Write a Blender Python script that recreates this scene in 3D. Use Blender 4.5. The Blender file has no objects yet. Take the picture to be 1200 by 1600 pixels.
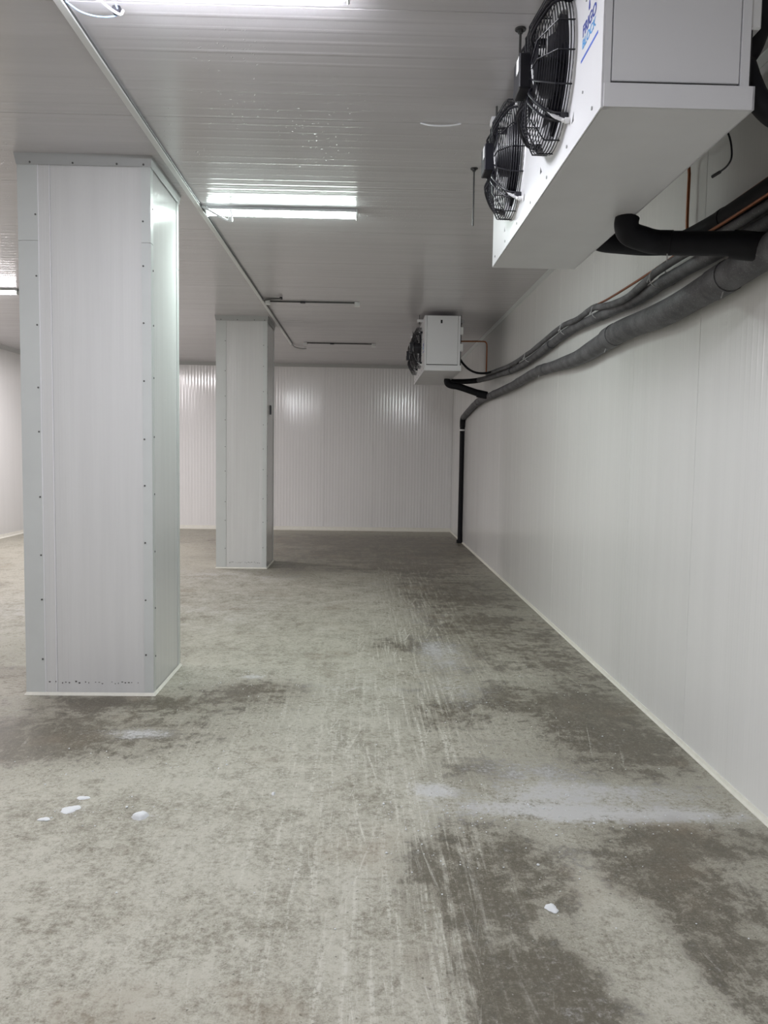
import bpy, bmesh, math, random
import numpy as np
from mathutils import Vector, Matrix

random.seed(7)
sc = bpy.context.scene
COL = sc.collection
PI = math.pi

# ------------------------------------------------------------------ camera, world, exposure
cam_d = bpy.data.cameras.new('camera')
cam_d.sensor_fit = 'VERTICAL'
cam_d.sensor_height = 36.0
cam_d.lens = 36.0 * 1229.4 / 1600.0
cam_d.clip_start = 0.05
cam_d.clip_end = 60
cam = bpy.data.objects.new('camera', cam_d)
COL.objects.link(cam)
PITCH, YAW, ROLL = 0.0732, 0.0242, 0.0151
cam.matrix_world = (Matrix.Translation((0, 0, 1.5)) @ Matrix.Rotation(-YAW, 4, 'Z')
                    @ Matrix.Rotation(PI / 2 - PITCH, 4, 'X') @ Matrix.Rotation(ROLL, 4, 'Z'))
sc.camera = cam

w = bpy.data.worlds.new('world')
w.use_nodes = True
w.node_tree.nodes['Background'].inputs[0].default_value = (0.02, 0.02, 0.02, 1)
sc.world = w
sc.view_settings.view_transform = 'Standard'
sc.view_settings.look = 'None'
sc.view_settings.gamma = 1.0
sc.view_settings.use_curve_mapping = False
sc.view_settings.exposure = 1.26
sc.cycles.use_denoising = True
sc.cycles.max_bounces = 10
sc.cycles.diffuse_bounces = 8
sc.cycles.glossy_bounces = 4
sc.cycles.sample_clamp_indirect = 6.0

TUBE_POWER = 15.0           # emission strength of every lit diffuser
LAMP_WATTS = 12.5          # light thrown downwards by every lit tube

# room dimensions (metres)
H = 3.216                   # ceiling
WX = 1.684                  # right wall
LX = -6.10                  # left wall
BY = 15.354                 # back wall
RY = -6.0                   # rear wall, behind the camera

# ------------------------------------------------------------------ materials
def nt_mat(name):
    m = bpy.data.materials.new(name)
    m.use_nodes = True
    nt = m.node_tree
    return m, nt, nt.nodes['Principled BSDF']

class G:
    """tiny node helper"""
    def __init__(s, nt): s.nt = nt
    def n(s, t, **k):
        o = s.nt.nodes.new(t)
        for a, b in k.items(): setattr(o, a, b)
        return o
    def put(s, sock, v):
        if hasattr(v, 'is_linked') or hasattr(v, 'links'): s.nt.links.new(v, sock)
        else: sock.default_value = v
    def m(s, op, a, b=0.0, c=0.0, clamp=False):
        o = s.n('ShaderNodeMath', operation=op, use_clamp=clamp)
        s.put(o.inputs[0], a); s.put(o.inputs[1], b); s.put(o.inputs[2], c)
        return o.outputs[0]
    def ss(s, x, a, b, lo=0.0, hi=1.0):
        o = s.n('ShaderNodeMapRange', interpolation_type='SMOOTHSTEP')
        s.put(o.inputs[0], x); s.put(o.inputs[1], a); s.put(o.inputs[2], b); s.put(o.inputs[3], lo); s.put(o.inputs[4], hi)
        return o.outputs[0]
    def noise(s, vec, scale, detail=4, rough=.55, dist=0.0):
        o = s.n('ShaderNodeTexNoise')
        s.put(o.inputs['Vector'], vec); s.put(o.inputs['Scale'], scale); s.put(o.inputs['Detail'], detail)
        s.put(o.inputs['Roughness'], rough); s.put(o.inputs['Distortion'], dist)
        return o.outputs[0]
    def pos(s): return s.n('ShaderNodeNewGeometry').outputs['Position']
    def map(s, vec, sc=(1, 1, 1), rot=(0, 0, 0), loc=(0, 0, 0)):
        o = s.n('ShaderNodeMapping')
        s.put(o.inputs['Vector'], vec); o.inputs['Scale'].default_value = sc
        o.inputs['Rotation'].default_value = rot; o.inputs['Location'].default_value = loc
        return o.outputs[0]
    def mix(s, f, a, b):
        o = s.n('ShaderNodeMix', data_type='RGBA')
        s.put(o.inputs[0], f); s.put(o.inputs[6], a); s.put(o.inputs[7], b)
        return o.outputs[2]
    def bump(s, h, dist, strength=1.0, normal=None):
        o = s.n('ShaderNodeBump')
        o.inputs['Strength'].default_value = strength; o.inputs['Distance'].default_value = dist
        s.put(o.inputs['Height'], h)
        if normal is not None: s.nt.links.new(normal, o.inputs['Normal'])
        return o.outputs[0]

def plain(name, col, rough=.5, metal=0.0, noise=0.0, nscale=30, spec=None):
    m, nt, b = nt_mat(name)
    g = G(nt)
    b.inputs['Roughness'].default_value = rough
    b.inputs['Metallic'].default_value = metal
    if spec is not None: b.inputs['Specular IOR Level'].default_value = spec
    c = (*col, 1)
    if noise:
        f = g.noise(g.pos(), nscale, 5)
        lo = tuple(max(0, x * (1 - noise)) for x in col) + (1,)
        hi = tuple(min(1, x * (1 + noise)) for x in col) + (1,)
        nt.links.new(g.mix(f, lo, hi), b.inputs['Base Color'])
    else:
        b.inputs['Base Color'].default_value = c
    return m

def panel_mat(name, col, axis, pitch, depth, rough=.3, dirt=.10, wet=0.0, smear=(14, 14, .5), vee=False, spec=.5):
    """coated sandwich panel: micro ribs along one direction plus faint streaks"""
    m, nt, b = nt_mat(name)
    g = G(nt)
    p = g.pos()
    sx = g.n('ShaderNodeSeparateXYZ'); nt.links.new(p, sx.inputs[0])
    if axis == 'x': t = sx.outputs[0]
    elif axis == 'y': t = sx.outputs[1]
    else: t = g.m('ADD', sx.outputs[0], sx.outputs[1])
    ph = g.m('FRACT', g.m('DIVIDE', t, pitch))
    tri = g.m('ABSOLUTE', g.m('SUBTRACT', g.m('MULTIPLY', ph, 2.0), 1.0))
    rib = tri if vee else g.ss(tri, .62, .92)
    st = g.noise(g.map(p, smear), 1.0, 4, .6)
    k = g.ss(st, .3, .7)
    dark = tuple(x * (1 - dirt) for x in col) + (1,)
    nt.links.new(g.mix(k, dark, (*col, 1)), b.inputs['Base Color'])
    wav = g.noise(g.map(p, tuple(q * .35 for q in smear)), 1.0, 3, .5)
    amp = g.ss(g.noise(g.map(p, tuple(q * .22 for q in smear), loc=(4, 9, 2)), 1.0, 3, .6), .38, .68, .12, 1.0)
    rib = g.m('MULTIPLY', rib, amp)
    hgt = g.m('ADD', g.m('MULTIPLY', rib, depth), g.m('MULTIPLY', wav, .0035 if depth else .001))
    if wet:
        dr = g.ss(g.noise(p, 46, 2, .5), .66, .75)
        pt = g.ss(g.noise(p, 1.1, 3, .6), .50, .60)
        hgt = g.m('ADD', hgt, g.m('MULTIPLY', g.m('MULTIPLY', dr, pt), wet))
    nt.links.new(g.bump(hgt, 1.0), b.inputs['Normal'])
    b.inputs['Roughness'].default_value = rough
    b.inputs['Specular IOR Level'].default_value = spec
    return m

M = {}
M['wall_y'] = panel_mat('white coated wall panel', (.74, .74, .73), 'y', .05, .0005, .22, .03, smear=(9, 9, .35))
M['wall_x'] = panel_mat('white coated back wall panel', (.80, .795, .795), 'x', .055, .0, .14, .03, smear=(9, 9, .35), spec=.9)
M['column'] = panel_mat('ribbed column panel', (.69, .695, .695), 'xy', .035, .0005, .2, .05, smear=(16, 16, .6))
M['ceil'] = panel_mat('ceiling panel', (.60, .585, .605), 'y', .093, .0010, .22, .07, wet=.0018, smear=(.5, 12, 12))
M['joint'] = plain('grey joint filler', (.34, .34, .34), .8)  # plain grey backing behind the ceiling and column panel gaps
M['wjoint'] = plain('pale joint filler', (.70, .70, .69), .7)
M['trim'] = plain('grey white folded trim', (.60, .625, .62), .32, noise=.05, nscale=6)
M['cove'] = plain('grey cove trim', (.42, .43, .43), .4, noise=.04)
M['bead'] = plain('off white sealant', (.72, .71, .64), .6, noise=.12, nscale=25)
M['unit'] = plain('white painted sheet steel', (.79, .79, .815), .32, noise=.02, nscale=3)
M['pan'] = plain('shade grey drain pan', (.56, .56, .57), .38, noise=.08, nscale=4)  # underside shade put into the grey; the lip keeps the unit white
M['galv'] = plain('galvanised steel', (.42, .42, .42), .4, metal=.8, noise=.15)
M['screw'] = plain('dark screw head', (.12, .12, .12), .5, metal=.4)
M['black'] = plain('black enamel', (.012, .012, .018), .35)
M['blade'] = plain('black fan blade', (.02, .02, .028), .4)
M['coil'] = plain('dark finned coil', (.03, .03, .032), .5, metal=.2, noise=.3, nscale=80)
M['rubber'] = plain('black pipe insulation', (.008, .008, .011), .6, noise=.35, nscale=20, spec=.25)
M['sticker'] = plain('white sticker', (.8, .8, .8), .5)
M['greycable'] = plain('light grey cable', (.5, .5, .51), .5)
M['whitewire'] = plain('white cable', (.75, .76, .78), .45)
M['bluewire'] = plain('pale blue wire', (.35, .52, .80), .45)
M['copper'] = plain('copper tube', (.30, .11, .05), .4, metal=.6, noise=.25)
M['ink'] = plain('dark blue print', (.02, .05, .36), .4)
M['sky'] = plain('light blue print', (.10, .38, .78), .4)
M['under'] = plain('blue print bar', (.05, .14, .62), .4)
M['ice'] = plain('white frost', (.68, .70, .72), .6, noise=.06, nscale=60)
M['rod'] = plain('dark threaded rod', (.10, .10, .10), .45, metal=.7)
M['fit'] = plain('white plastic fitting', (.72, .73, .73), .4)

def insulation_mat():
    m, nt, b = nt_mat('grey foam insulation')
    g = G(nt)
    p = g.pos()
    n1 = g.noise(p, 7, 5, .65)
    sp = g.ss(g.noise(p, 130, 2, .5), .62, .70)
    c = g.mix(g.ss(n1, .35, .7), (.07, .07, .076, 1), (.14, .14, .15, 1))
    c = g.mix(g.m('MULTIPLY', sp, .35), c, (.42, .42, .44, 1))
    nt.links.new(c, b.inputs['Base Color'])
    b.inputs['Roughness'].default_value = .6
    nt.links.new(g.bump(g.noise(p, 60, 3), .0012), b.inputs['Normal'])
    return m
M['insul'] = insulation_mat()

def emit_mat(name, col, strength):
    m, nt, b = nt_mat(name)
    b.inputs['Base Color'].default_value = (.8, .8, .8, 1)
    b.inputs['Emission Color'].default_value = (*col, 1)
    b.inputs['Emission Strength'].default_value = strength
    return m

def floor_mat():
    m, nt, b = nt_mat('worn concrete floor')
    g = G(nt)
    p = g.pos()
    at = g.n('ShaderNodeAttribute'); at.attribute_name = 'stains'
    sp = g.n('ShaderNodeSeparateColor'); nt.links.new(at.outputs['Color'], sp.inputs[0])
    dm, pm, tm = sp.outputs[0], sp.outputs[1], sp.outputs[2]
    def lin(*terms):
        o = None
        for v, k in terms:
            q_ = g.m('MULTIPLY', v, k)
            o = q_ if o is None else g.m('ADD', o, q_)
        return o
    def cen(v): return g.m('SUBTRACT', v, .5)
    big = g.noise(p, .9, 6, .6, .3)
    mid = g.noise(g.map(p, (1, .8, 1), loc=(3, 7, 0)), 3.2, 8, .68, .4)
    f1 = g.noise(g.map(p, (1, .85, 1), loc=(1, 4, 0)), 12, 8, .75, .3)
    fine = g.noise(p, 42, 7, .8)
    grit = g.noise(p, 150, 3, .75)
    lng = g.noise(g.map(p, (38, 1.6, 1)), 1.0, 6, .72, .5)          # tyre wear along the aisle
    wid = g.noise(g.map(p, (1.1, 7, 1)), 1.0, 5, .65, .5)
    # base cement
    v = lin((mid, .26), (f1, .30), (fine, .42), (grit, .20))
    c = g.mix(g.ss(v, .45, .66), (.165, .150, .112, 1), (.46, .445, .380, 1))
    # worn pale lines
    lk = g.m('MULTIPLY', g.ss(lng, .50, .66), g.m('ADD', g.m('MULTIPLY', tm, .85), .10))
    lk = g.m('MULTIPLY', lk, g.ss(fine, .40, .60))
    c = g.mix(lk, c, (.57, .56, .50, 1))
    ln2 = g.noise(g.map(g.map(p, (1, 1, 1), (0, 0, .20)), (30, 1.1, 1), (0, 0, 0), (8, 3, 0)), 1.0, 5, .7, .4)
    ln3 = g.noise(g.map(g.map(p, (1, 1, 1), (0, 0, -.12)), (34, 1.2, 1), (0, 0, 0), (2, 13, 0)), 1.0, 5, .7, .4)
    lk2 = g.m('MULTIPLY', g.ss(g.m('MAXIMUM', ln2, ln3), .60, .72), g.m('MULTIPLY', g.m('ADD', tm, .06), g.ss(fine, .36, .54)))
    # dark damp stains and the far dimming, with ragged, speckled edges
    nz = lin((cen(mid), 2.4), (cen(f1), 3.0), (cen(fine), 2.6), (cen(wid), .8), (g.m('MULTIPLY', cen(lng), tm), -1.6))
    e = g.m('ADD', g.m('MULTIPLY', dm, 1.1), g.m('MULTIPLY', nz, g.m('ADD', g.m('MULTIPLY', g.m('MAXIMUM', dm, 0.0), .9), .48)))
    dk = g.ss(e, .12, .68)
    dcol = g.mix(big, (.060, .049, .032, 1), (.112, .096, .068, 1))
    dcol = g.mix(g.m('MULTIPLY', g.ss(lin((fine, .55), (grit, .25), (f1, .2)), .48, .64), .75), dcol, (.25, .232, .185, 1))
    dcol = g.mix(g.m('MULTIPLY', g.ss(f1, .50, .66), .6), dcol, (.055, .048, .034, 1))
    c = g.mix(g.m('MULTIPLY', dk, .9), c, dcol)
    c = g.mix(g.m('MULTIPLY', lk2, .8), c, (.60, .59, .53, 1))
    c = g.mix(g.m('MULTIPLY', lk, .45), c, (.54, .53, .47, 1))
    # pale frost / powder patches
    q = lin((pm, 1.0), (cen(mid), 1.0), (cen(f1), 1.2), (cen(fine), 1.6), (cen(wid), .6))
    pk = g.ss(q, .25, .85)
    c = g.mix(g.m('MULTIPLY', pk, .8), c, (.53, .53, .535, 1))
    # brown rust hint
    rs = g.m('MULTIPLY', g.ss(g.noise(g.map(p, loc=(11, 2, 0)), 1.6, 5, .6), .55, .72), .3)
    c = g.mix(rs, c, (.22, .165, .11, 1))
    # scattered crumbs of white, dark pits
    cr = g.ss(g.noise(p, 75, 1, .4), .735, .77)
    c = g.mix(g.m('MULTIPLY', cr, g.m('ADD', g.m('MULTIPLY', pm, .6), .3)), c, (.62, .62, .59, 1))
    pt = g.ss(g.noise(g.map(p, loc=(5, 5, 5)), 62, 1, .4), .27, .23)
    c = g.mix(g.m('MULTIPLY', pt, .6), c, (.06, .055, .04, 1))
    # faint curving scratches
    for i, (rot, sxy, lim) in enumerate([(-.16, (34, 1.5, 1), .68), (.22, (30, 1.3, 1), .68), (1.15, (26, 1.6, 1), .70)]):
        s_ = g.noise(g.map(g.map(p, (1, 1, 1), (0, 0, rot)), sxy, (0, 0, 0), (i * 3.1, i, 0)), 1.0, 3, .6, .5)
        c = g.mix(g.m('MULTIPLY', g.m('MULTIPLY', g.ss(s_, lim, lim + .06), g.ss(fine, .38, .6)), .4), c, (.58, .57, .51, 1))
    nt.links.new(c, b.inputs['Base Color'])
    nt.links.new(g.ss(g.m('ADD', dk, g.m('MULTIPLY', mid, .4)), .1, 1.2, .62, .42), b.inputs['Roughness'])
    b.inputs['Specular IOR Level'].default_value = .35
    nt.links.new(g.bump(g.m('ADD', g.m('MULTIPLY', fine, .6), g.m('MULTIPLY', grit, .4)), .006, .6), b.inputs['Normal'])
    return m
M['floor'] = floor_mat()

# ------------------------------------------------------------------ mesh helpers
def link(name, me, mat, parent=None):
    o = bpy.data.objects.new(name, me)
    COL.objects.link(o)
    if mat is not None:
        me.materials.clear(); me.materials.append(mat)
    if parent is not None: o.parent = parent
    return o

def obj(name, bm, mat, parent=None, smooth=False):
    bmesh.ops.recalc_face_normals(bm, faces=bm.faces)
    me = bpy.data.meshes.new(name)
    bm.to_mesh(me); bm.free()
    if smooth:
        me.polygons.foreach_set('use_smooth', [True] * len(me.polygons))
        try: me.set_sharp_from_angle(angle=math.radians(40))
        except Exception: pass
    return link(name, me, mat, parent)

def tag(o, label=None, cat=None, group=None, kind=None):
    if label: o['label'] = label
    if cat: o['category'] = cat
    if group: o['group'] = group
    if kind: o['kind'] = kind
    return o

def thing(name, loc, label, cat, group=None):
    o = bpy.data.objects.new(name, None)
    o.empty_display_size = .1
    COL.objects.link(o)
    o.location = loc
    return tag(o, label, cat, group)

def struct_empty(name, loc=(0, 0, 0)):
    o = bpy.data.objects.new(name, None); COL.objects.link(o); o.location = loc
    o['kind'] = 'structure'
    return o

def box(bm, a, b, bevel=0.0):
    x0, y0, z0 = a; x1, y1, z1 = b
    r = bmesh.ops.create_cube(bm, size=1.0)
    bmesh.ops.scale(bm, vec=(abs(x1 - x0), abs(y1 - y0), abs(z1 - z0)), verts=r['verts'])
    bmesh.ops.translate(bm, vec=((x0 + x1) / 2, (y0 + y1) / 2, (z0 + z1) / 2), verts=r['verts'])
    if bevel:
        es = list({e for v in r['verts'] for e in v.link_edges})
        bmesh.ops.bevel(bm, geom=es, offset=bevel, segments=1, affect='EDGES', profile=.5)
    return bm

def bx(a, b, bevel=0.0): return box(bmesh.new(), a, b, bevel)

def cyl(bm, p, q, r0, r1=None, n=12, caps=True):
    r1 = r0 if r1 is None else r1
    p, q = Vector(p), Vector(q)
    d = q - p
    m = Matrix.Translation((p + q) / 2) @ d.to_track_quat('Z', 'Y').to_matrix().to_4x4()
    bmesh.ops.create_cone(bm, cap_ends=caps, segments=n, radius1=r0, radius2=r1, depth=d.length, matrix=m)
    return bm

def smooth_path(pts, k=6):
    P = [Vector(p) for p in pts]
    if len(P) < 3: return P
    Q = [2 * P[0] - P[1]] + P + [2 * P[-1] - P[-2]]
    out = []
    for i in range(1, len(Q) - 2):
        a, b, c, d = Q[i - 1:i + 3]
        for j in range(k):
            t = j / k
            out.append(.5 * ((2 * b) + (c - a) * t + (2 * a - 5 * b + 4 * c - d) * t * t + (3 * b - a - 3 * c + d) * t ** 3))
    out.append(P[-1])
    return out

def sweep(bm, path, rad, n=8, caps=True, closed=False):
    """tube along a polyline; rad a number or one per point"""
    P = [Vector(p) for p in path]
    N = len(P)
    R = rad if isinstance(rad, (list, tuple)) else [rad] * N
    rings = []
    u = None
    for i in range(N):
        if closed: t = (P[(i + 1) % N] - P[i - 1]).normalized()
        else: t = (P[min(i + 1, N - 1)] - P[max(i - 1, 0)]).normalized()
        if u is None:
            u = t.cross(Vector((0, 0, 1)))
            if u.length < 1e-3: u = t.cross(Vector((1, 0, 0)))
        u = (u - t * u.dot(t)).normalized()
        v = t.cross(u)
        rings.append([bm.verts.new(P[i] + (u * math.cos(2 * PI * k / n) + v * math.sin(2 * PI * k / n)) * R[i]) for k in range(n)])
    for i in range(N if closed else N - 1):
        a, b = rings[i], rings[(i + 1) % N]
        for k in range(n): bm.faces.new((a[k], a[(k + 1) % n], b[(k + 1) % n], b[k]))
    if caps and not closed:
        bm.faces.new(rings[0][::-1]); bm.faces.new(rings[-1])
    return bm

def lumpy(path, r, amp=.05, seed=1):
    rr = random.Random(seed)
    return [r * (1 + amp * math.sin(i * .9 + rr.random()) + amp * .5 * (rr.random() - .5)) for i in range(len(path))]

def pipe(name, pts, r, mat, parent=None, k=6, n=14, amp=0.0, smoothp=True):
    path = smooth_path(pts, k) if smoothp else [Vector(p) for p in pts]
    bm = sweep(bmesh.new(), path, lumpy(path, r, amp) if amp else r, n)
    return obj(name, bm, mat, parent, True)

def prism(bm, prof, x0, x1, axis='x'):
    """profile of (a, z) pairs swept along an axis"""
    def P(t, a, z): return (t, a, z) if axis == 'x' else (a, t, z)
    A = [bm.verts.new(P(x0, a, z)) for a, z in prof]
    B = [bm.verts.new(P(x1, a, z)) for a, z in prof]
    n = len(prof)
    for i in range(n): bm.faces.new((A[i], A[(i + 1) % n], B[(i + 1) % n], B[i]))
    bm.faces.new(A[::-1]); bm.faces.new(B)
    return bm

def children(o): return list(o.children)
def copy_tree(o, parent=None):
    kids = [c for c in bpy.data.objects if c.parent == o]
    c = o.copy(); COL.objects.link(c)
    if parent is not None: c.parent = parent
    for k in kids: copy_tree(k, c)
    return c

# ------------------------------------------------------------------ structure: floor with its stains
def build_floor():
    xs = np.concatenate([np.linspace(LX - .1, -2.4, 60), np.linspace(-2.35, WX + .02, 96)])
    ys = np.concatenate([np.linspace(RY - .1, 1.4, 12), np.linspace(1.5, 7.0, 130), np.linspace(7.08, BY + .02, 110)])
    X, Y = np.meshgrid(xs, ys)
    nx, ny = len(xs), len(ys)
    dk = np.zeros_like(X); pl = np.zeros_like(X); tr = np.zeros_like(X)
    def blob(A, x, y, rx, ry, amt, rot=0.0, p=2.0):
        c, s = math.cos(rot), math.sin(rot)
        u = ((X - x) * c + (Y - y) * s) / rx; v = (-(X - x) * s + (Y - y) * c) / ry
        A += amt * np.exp(-(np.abs(u) ** p + np.abs(v) ** p))
    # dark damp patches, the broad far one deepened for the weaker light there
    blob(dk, -1.45, 4.15, .75, .42, .62); blob(dk, -1.9, 3.95, .6, .3, .35)
    blob(dk, -.72, 4.85, .42, .28, .6); blob(dk, -1.5, 4.62, .55, .15, .5)
    blob(dk, 1.35, 4.25, .32, .55, .55); blob(dk, 1.5, 5.3, .25, .9, .35); blob(dk, 1.0, 4.7, .35, .3, .35)
    blob(dk, .42, 2.72, .30, .34, .7); blob(dk, .47, 2.02, .20, .26, .75, 0, 4); blob(dk, .20, 2.35, .2, .3, .2)
    blob(dk, 1.12, 2.60, .22, .30, .6, .6); blob(dk, 1.35, 2.95, .35, .16, .6); blob(dk, 1.12, 2.2, .12, .2, .45)
    blob(dk, .25, 6.1, .28, .25, .35); blob(dk, 1.1, 6.5, .6, .8, .32); blob(dk, .9, 8.2, .7, 1.2, .28)
    blob(dk, .85, 2.42, .10, .55, -.5, .12); blob(dk, .9, 9.0, .8, 2.2, .3); blob(dk, 1.1, 4.2, .75, 2.6, .16); blob(dk, .75, 2.3, .5, 1.0, .12); blob(dk, .55, 5.6, .5, .9, .12); blob(dk, .3, 12.6, 2.2, 2.2, .5, 0, 4); blob(dk, .4, 10.3, .7, .5, .45); blob(dk, -.9, 9.9, .5, .6, .4)
    blob(dk, -3.0, 13.5, 3.0, 1.5, .25); blob(dk, -2.6, 5.3, .3, .9, .25); blob(dk, .5, 3.6, .25, .25, .25); blob(dk, .4, 4.5, .25, .3, .3)
    blob(dk, -3.2, 10.5, 1.5, 2.0, .15)
    blob(dk, -.7, 7.8, .9, 1.6, -.4); blob(dk, -.7, 3.0, .7, .9, -.2); blob(dk, 1.3, 3.8, .35, .3, .25)
    # pale powder
    blob(pl, 1.2, 3.18, .50, .07, .75, 0, 4); blob(pl, 1.1, 3.38, .55, .14, .38, 0, 4); blob(pl, .62, 3.24, .30, .09, .5); blob(pl, .33, 3.42, .10, .08, .85)
    blob(pl, .85, 3.62, .42, .28, .30); blob(pl, .6, 5.9, .25, .5, .55); blob(pl, .6, 4.95, .2, .3, .35)
    blob(pl, -1.2, 4.12, .24, .10, .75); blob(pl, -.1, 5.0, .3, .45, .30); blob(pl, -1.15, 7.6, 1.0, 1.6, .32)
    blob(pl, -.74, 5.2, .12, .05, .7); blob(pl, -1.7, 9.6, 1.0, .7, .35); blob(pl, -3.2, 7.4, 1.2, 1.4, .35)
    blob(pl, .5, 7.3, .25, .7, .28); blob(pl, .1, 8.6, .5, .8, .18)
    blob(pl, -.9, 3.15, .1, .05, .5); blob(pl, -1.21, 3.2, .1, .06, .6)
    # wear track down the aisle
    blob(tr, .05, 3.5, .30, 3.2, .9); blob(tr, .25, 4.5, .22, 1.6, .5); blob(tr, .5, 8.5, .5, 3.5, .6); blob(tr, -.4, 3.6, .45, 1.3, .5); blob(tr, .45, 6.5, .45, 2.5, .4); blob(tr, .2, 2.4, .3, .8, .4)
    blob(pl, .8, 4.2, .7, 1.8, .10); blob(pl, .75, 2.5, .5, .6, .10)
    blob(dk, -.05, 3.2, .30, 2.0, -.22)
    co = np.stack([X.ravel(), Y.ravel(), np.zeros(X.size)], 1)
    idx = np.arange(nx * ny).reshape(ny, nx)
    f = np.stack([idx[:-1, :-1].ravel(), idx[:-1, 1:].ravel(), idx[1:, 1:].ravel(), idx[1:, :-1].ravel()], 1)
    me = bpy.data.meshes.new('floor')
    me.from_pydata(co.tolist(), [], f.tolist())
    a = me.attributes.new('stains', 'FLOAT_COLOR', 'POINT')
    cc = np.ones((X.size, 4), dtype=np.float32)
    cc[:, 0] = dk.ravel(); cc[:, 1] = pl.ravel(); cc[:, 2] = np.clip(tr.ravel(), 0, 1)
    a.data.foreach_set('color', cc.ravel())
    o = link('floor', me, M['floor'])
    return tag(o, kind='structure')
build_floor()

GAP = .003
def panels(parent, edges, make, mat):
    for a, b in zip(edges[:-1], edges[1:]):
        obj('panel', make(a + GAP / 2, b - GAP / 2), mat, parent)

# right wall
wr = tag(obj('wall_right', bx((WX + .012, RY, -.05), (WX + .11, BY + .1, H + .1)), M['wjoint']), kind='structure')
ed = [RY] + [4.0 + .985 * k for k in range(-10, 12)] + [BY]
ed = [e for e in ed if RY <= e <= BY]
panels(wr, ed, lambda a, b: bx((WX, a, 0), (WX + .012, b, H), .0015), M['wall_y'])
# left wall
wl = tag(obj('wall_left', bx((LX - .11, RY, -.05), (LX - .012, BY + .1, H + .1)), M['wjoint']), kind='structure')
ed = [RY + k * 1.068 for k in range(0, 20)] + [BY]
panels(wl, [e for e in ed if e <= BY], lambda a, b: bx((LX - .012, a, 0), (LX, b, H), .0015), M['wall_y'])
# back wall
wb = tag(obj('wall_back', bx((LX - .1, BY + .012, -.05), (WX + .1, BY + .11, H + .1)), M['wjoint']), kind='structure')
ed = [LX] + [1.10 - .95 * k for k in range(7, -1, -1)] + [WX]
def ribbed(a, b, pitch=.06, depth=.0024):
    """back wall panel pressed with shallow V ribs"""
    n = max(2, round((b - a) / pitch))
    bm = bmesh.new()
    xs = [a + (b - a) * i / (2 * n) for i in range(2 * n + 1)]
    lo = [bm.verts.new((x, BY + (depth if i % 2 == 0 else 0.0), 0)) for i, x in enumerate(xs)]
    hi = [bm.verts.new((x, BY + (depth if i % 2 == 0 else 0.0), H)) for i, x in enumerate(xs)]
    for i in range(2 * n): bm.faces.new((lo[i], lo[i + 1], hi[i + 1], hi[i]))
    q = [bm.verts.new(c) for c in ((a, BY + .012, 0), (b, BY + .012, 0), (b, BY + .012, H), (a, BY + .012, H))]
    bm.faces.new((lo[0], hi[0], q[3], q[0])); bm.faces.new((lo[-1], q[1], q[2], hi[-1])); bm.faces.new(q)
    bm.faces.new(lo + [q[1], q[0]]); bm.faces.new(hi + [q[2], q[3]])
    return bm
panels(wb, ed, ribbed, M['wall_x'])
# rear wall (behind the camera)
tag(obj('wall_rear', bx((LX - .1, RY - .1, -.05), (WX + .1, RY, H + .1)), M['wall_x']), kind='structure')
# ceiling
ce = tag(obj('ceiling', bx((LX - .1, RY - .1, H + .012), (WX + .1, BY + .1, H + .1)), M['joint']), kind='structure')
ed = [RY] + [4.21 + 1.03 * k for k in range(-9, 11)] + [BY]
ed = [e for e in ed if RY <= e <= BY]
panels(ce, ed, lambda a, b: bx((LX, a, H), (WX, b, H + .012), .0015), M['ceil'])

# sealant fillets at the floor and small trims under the ceiling
def fillet(name, along, fixed, a, b, d, hgt, sgn):
    prof = [(fixed, 0.0), (fixed, hgt), (fixed + sgn * .006, hgt), (fixed + sgn * d * .45, hgt * .33), (fixed + sgn * d, .003), (fixed + sgn * d, 0.0)]
    return tag(obj(name, prism(bmesh.new(), prof, a, b, along), M['bead']), kind='structure')
fillet('baseboard_right', 'y', WX, RY, BY, .020, .022, -1)
fillet('baseboard_left', 'y', LX, RY, BY, .04, .06, 1)
fillet('baseboard_back', 'x', BY, LX, WX, .05, .07, -1)
tag(obj('trim_1', prism(bmesh.new(), [(WX, H), (WX - .03, H), (WX - .028, H - .006), (WX - .006, H - .03), (WX, H - .03)], RY, BY, 'y'), M['trim']), kind='structure')
tag(obj('trim_2', prism(bmesh.new(), [(BY, H), (BY - .06, H), (BY - .055, H - .01), (BY - .01, H - .06), (BY, H - .06)], LX, WX, 'x'), M['cove']), kind='structure')
tag(obj('trim_3', prism(bmesh.new(), [(LX, H), (LX + .06, H), (LX + .055, H - .01), (LX + .01, H - .06), (LX, H - .06)], RY, BY, 'y'), M['cove']), kind='structure')

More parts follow.
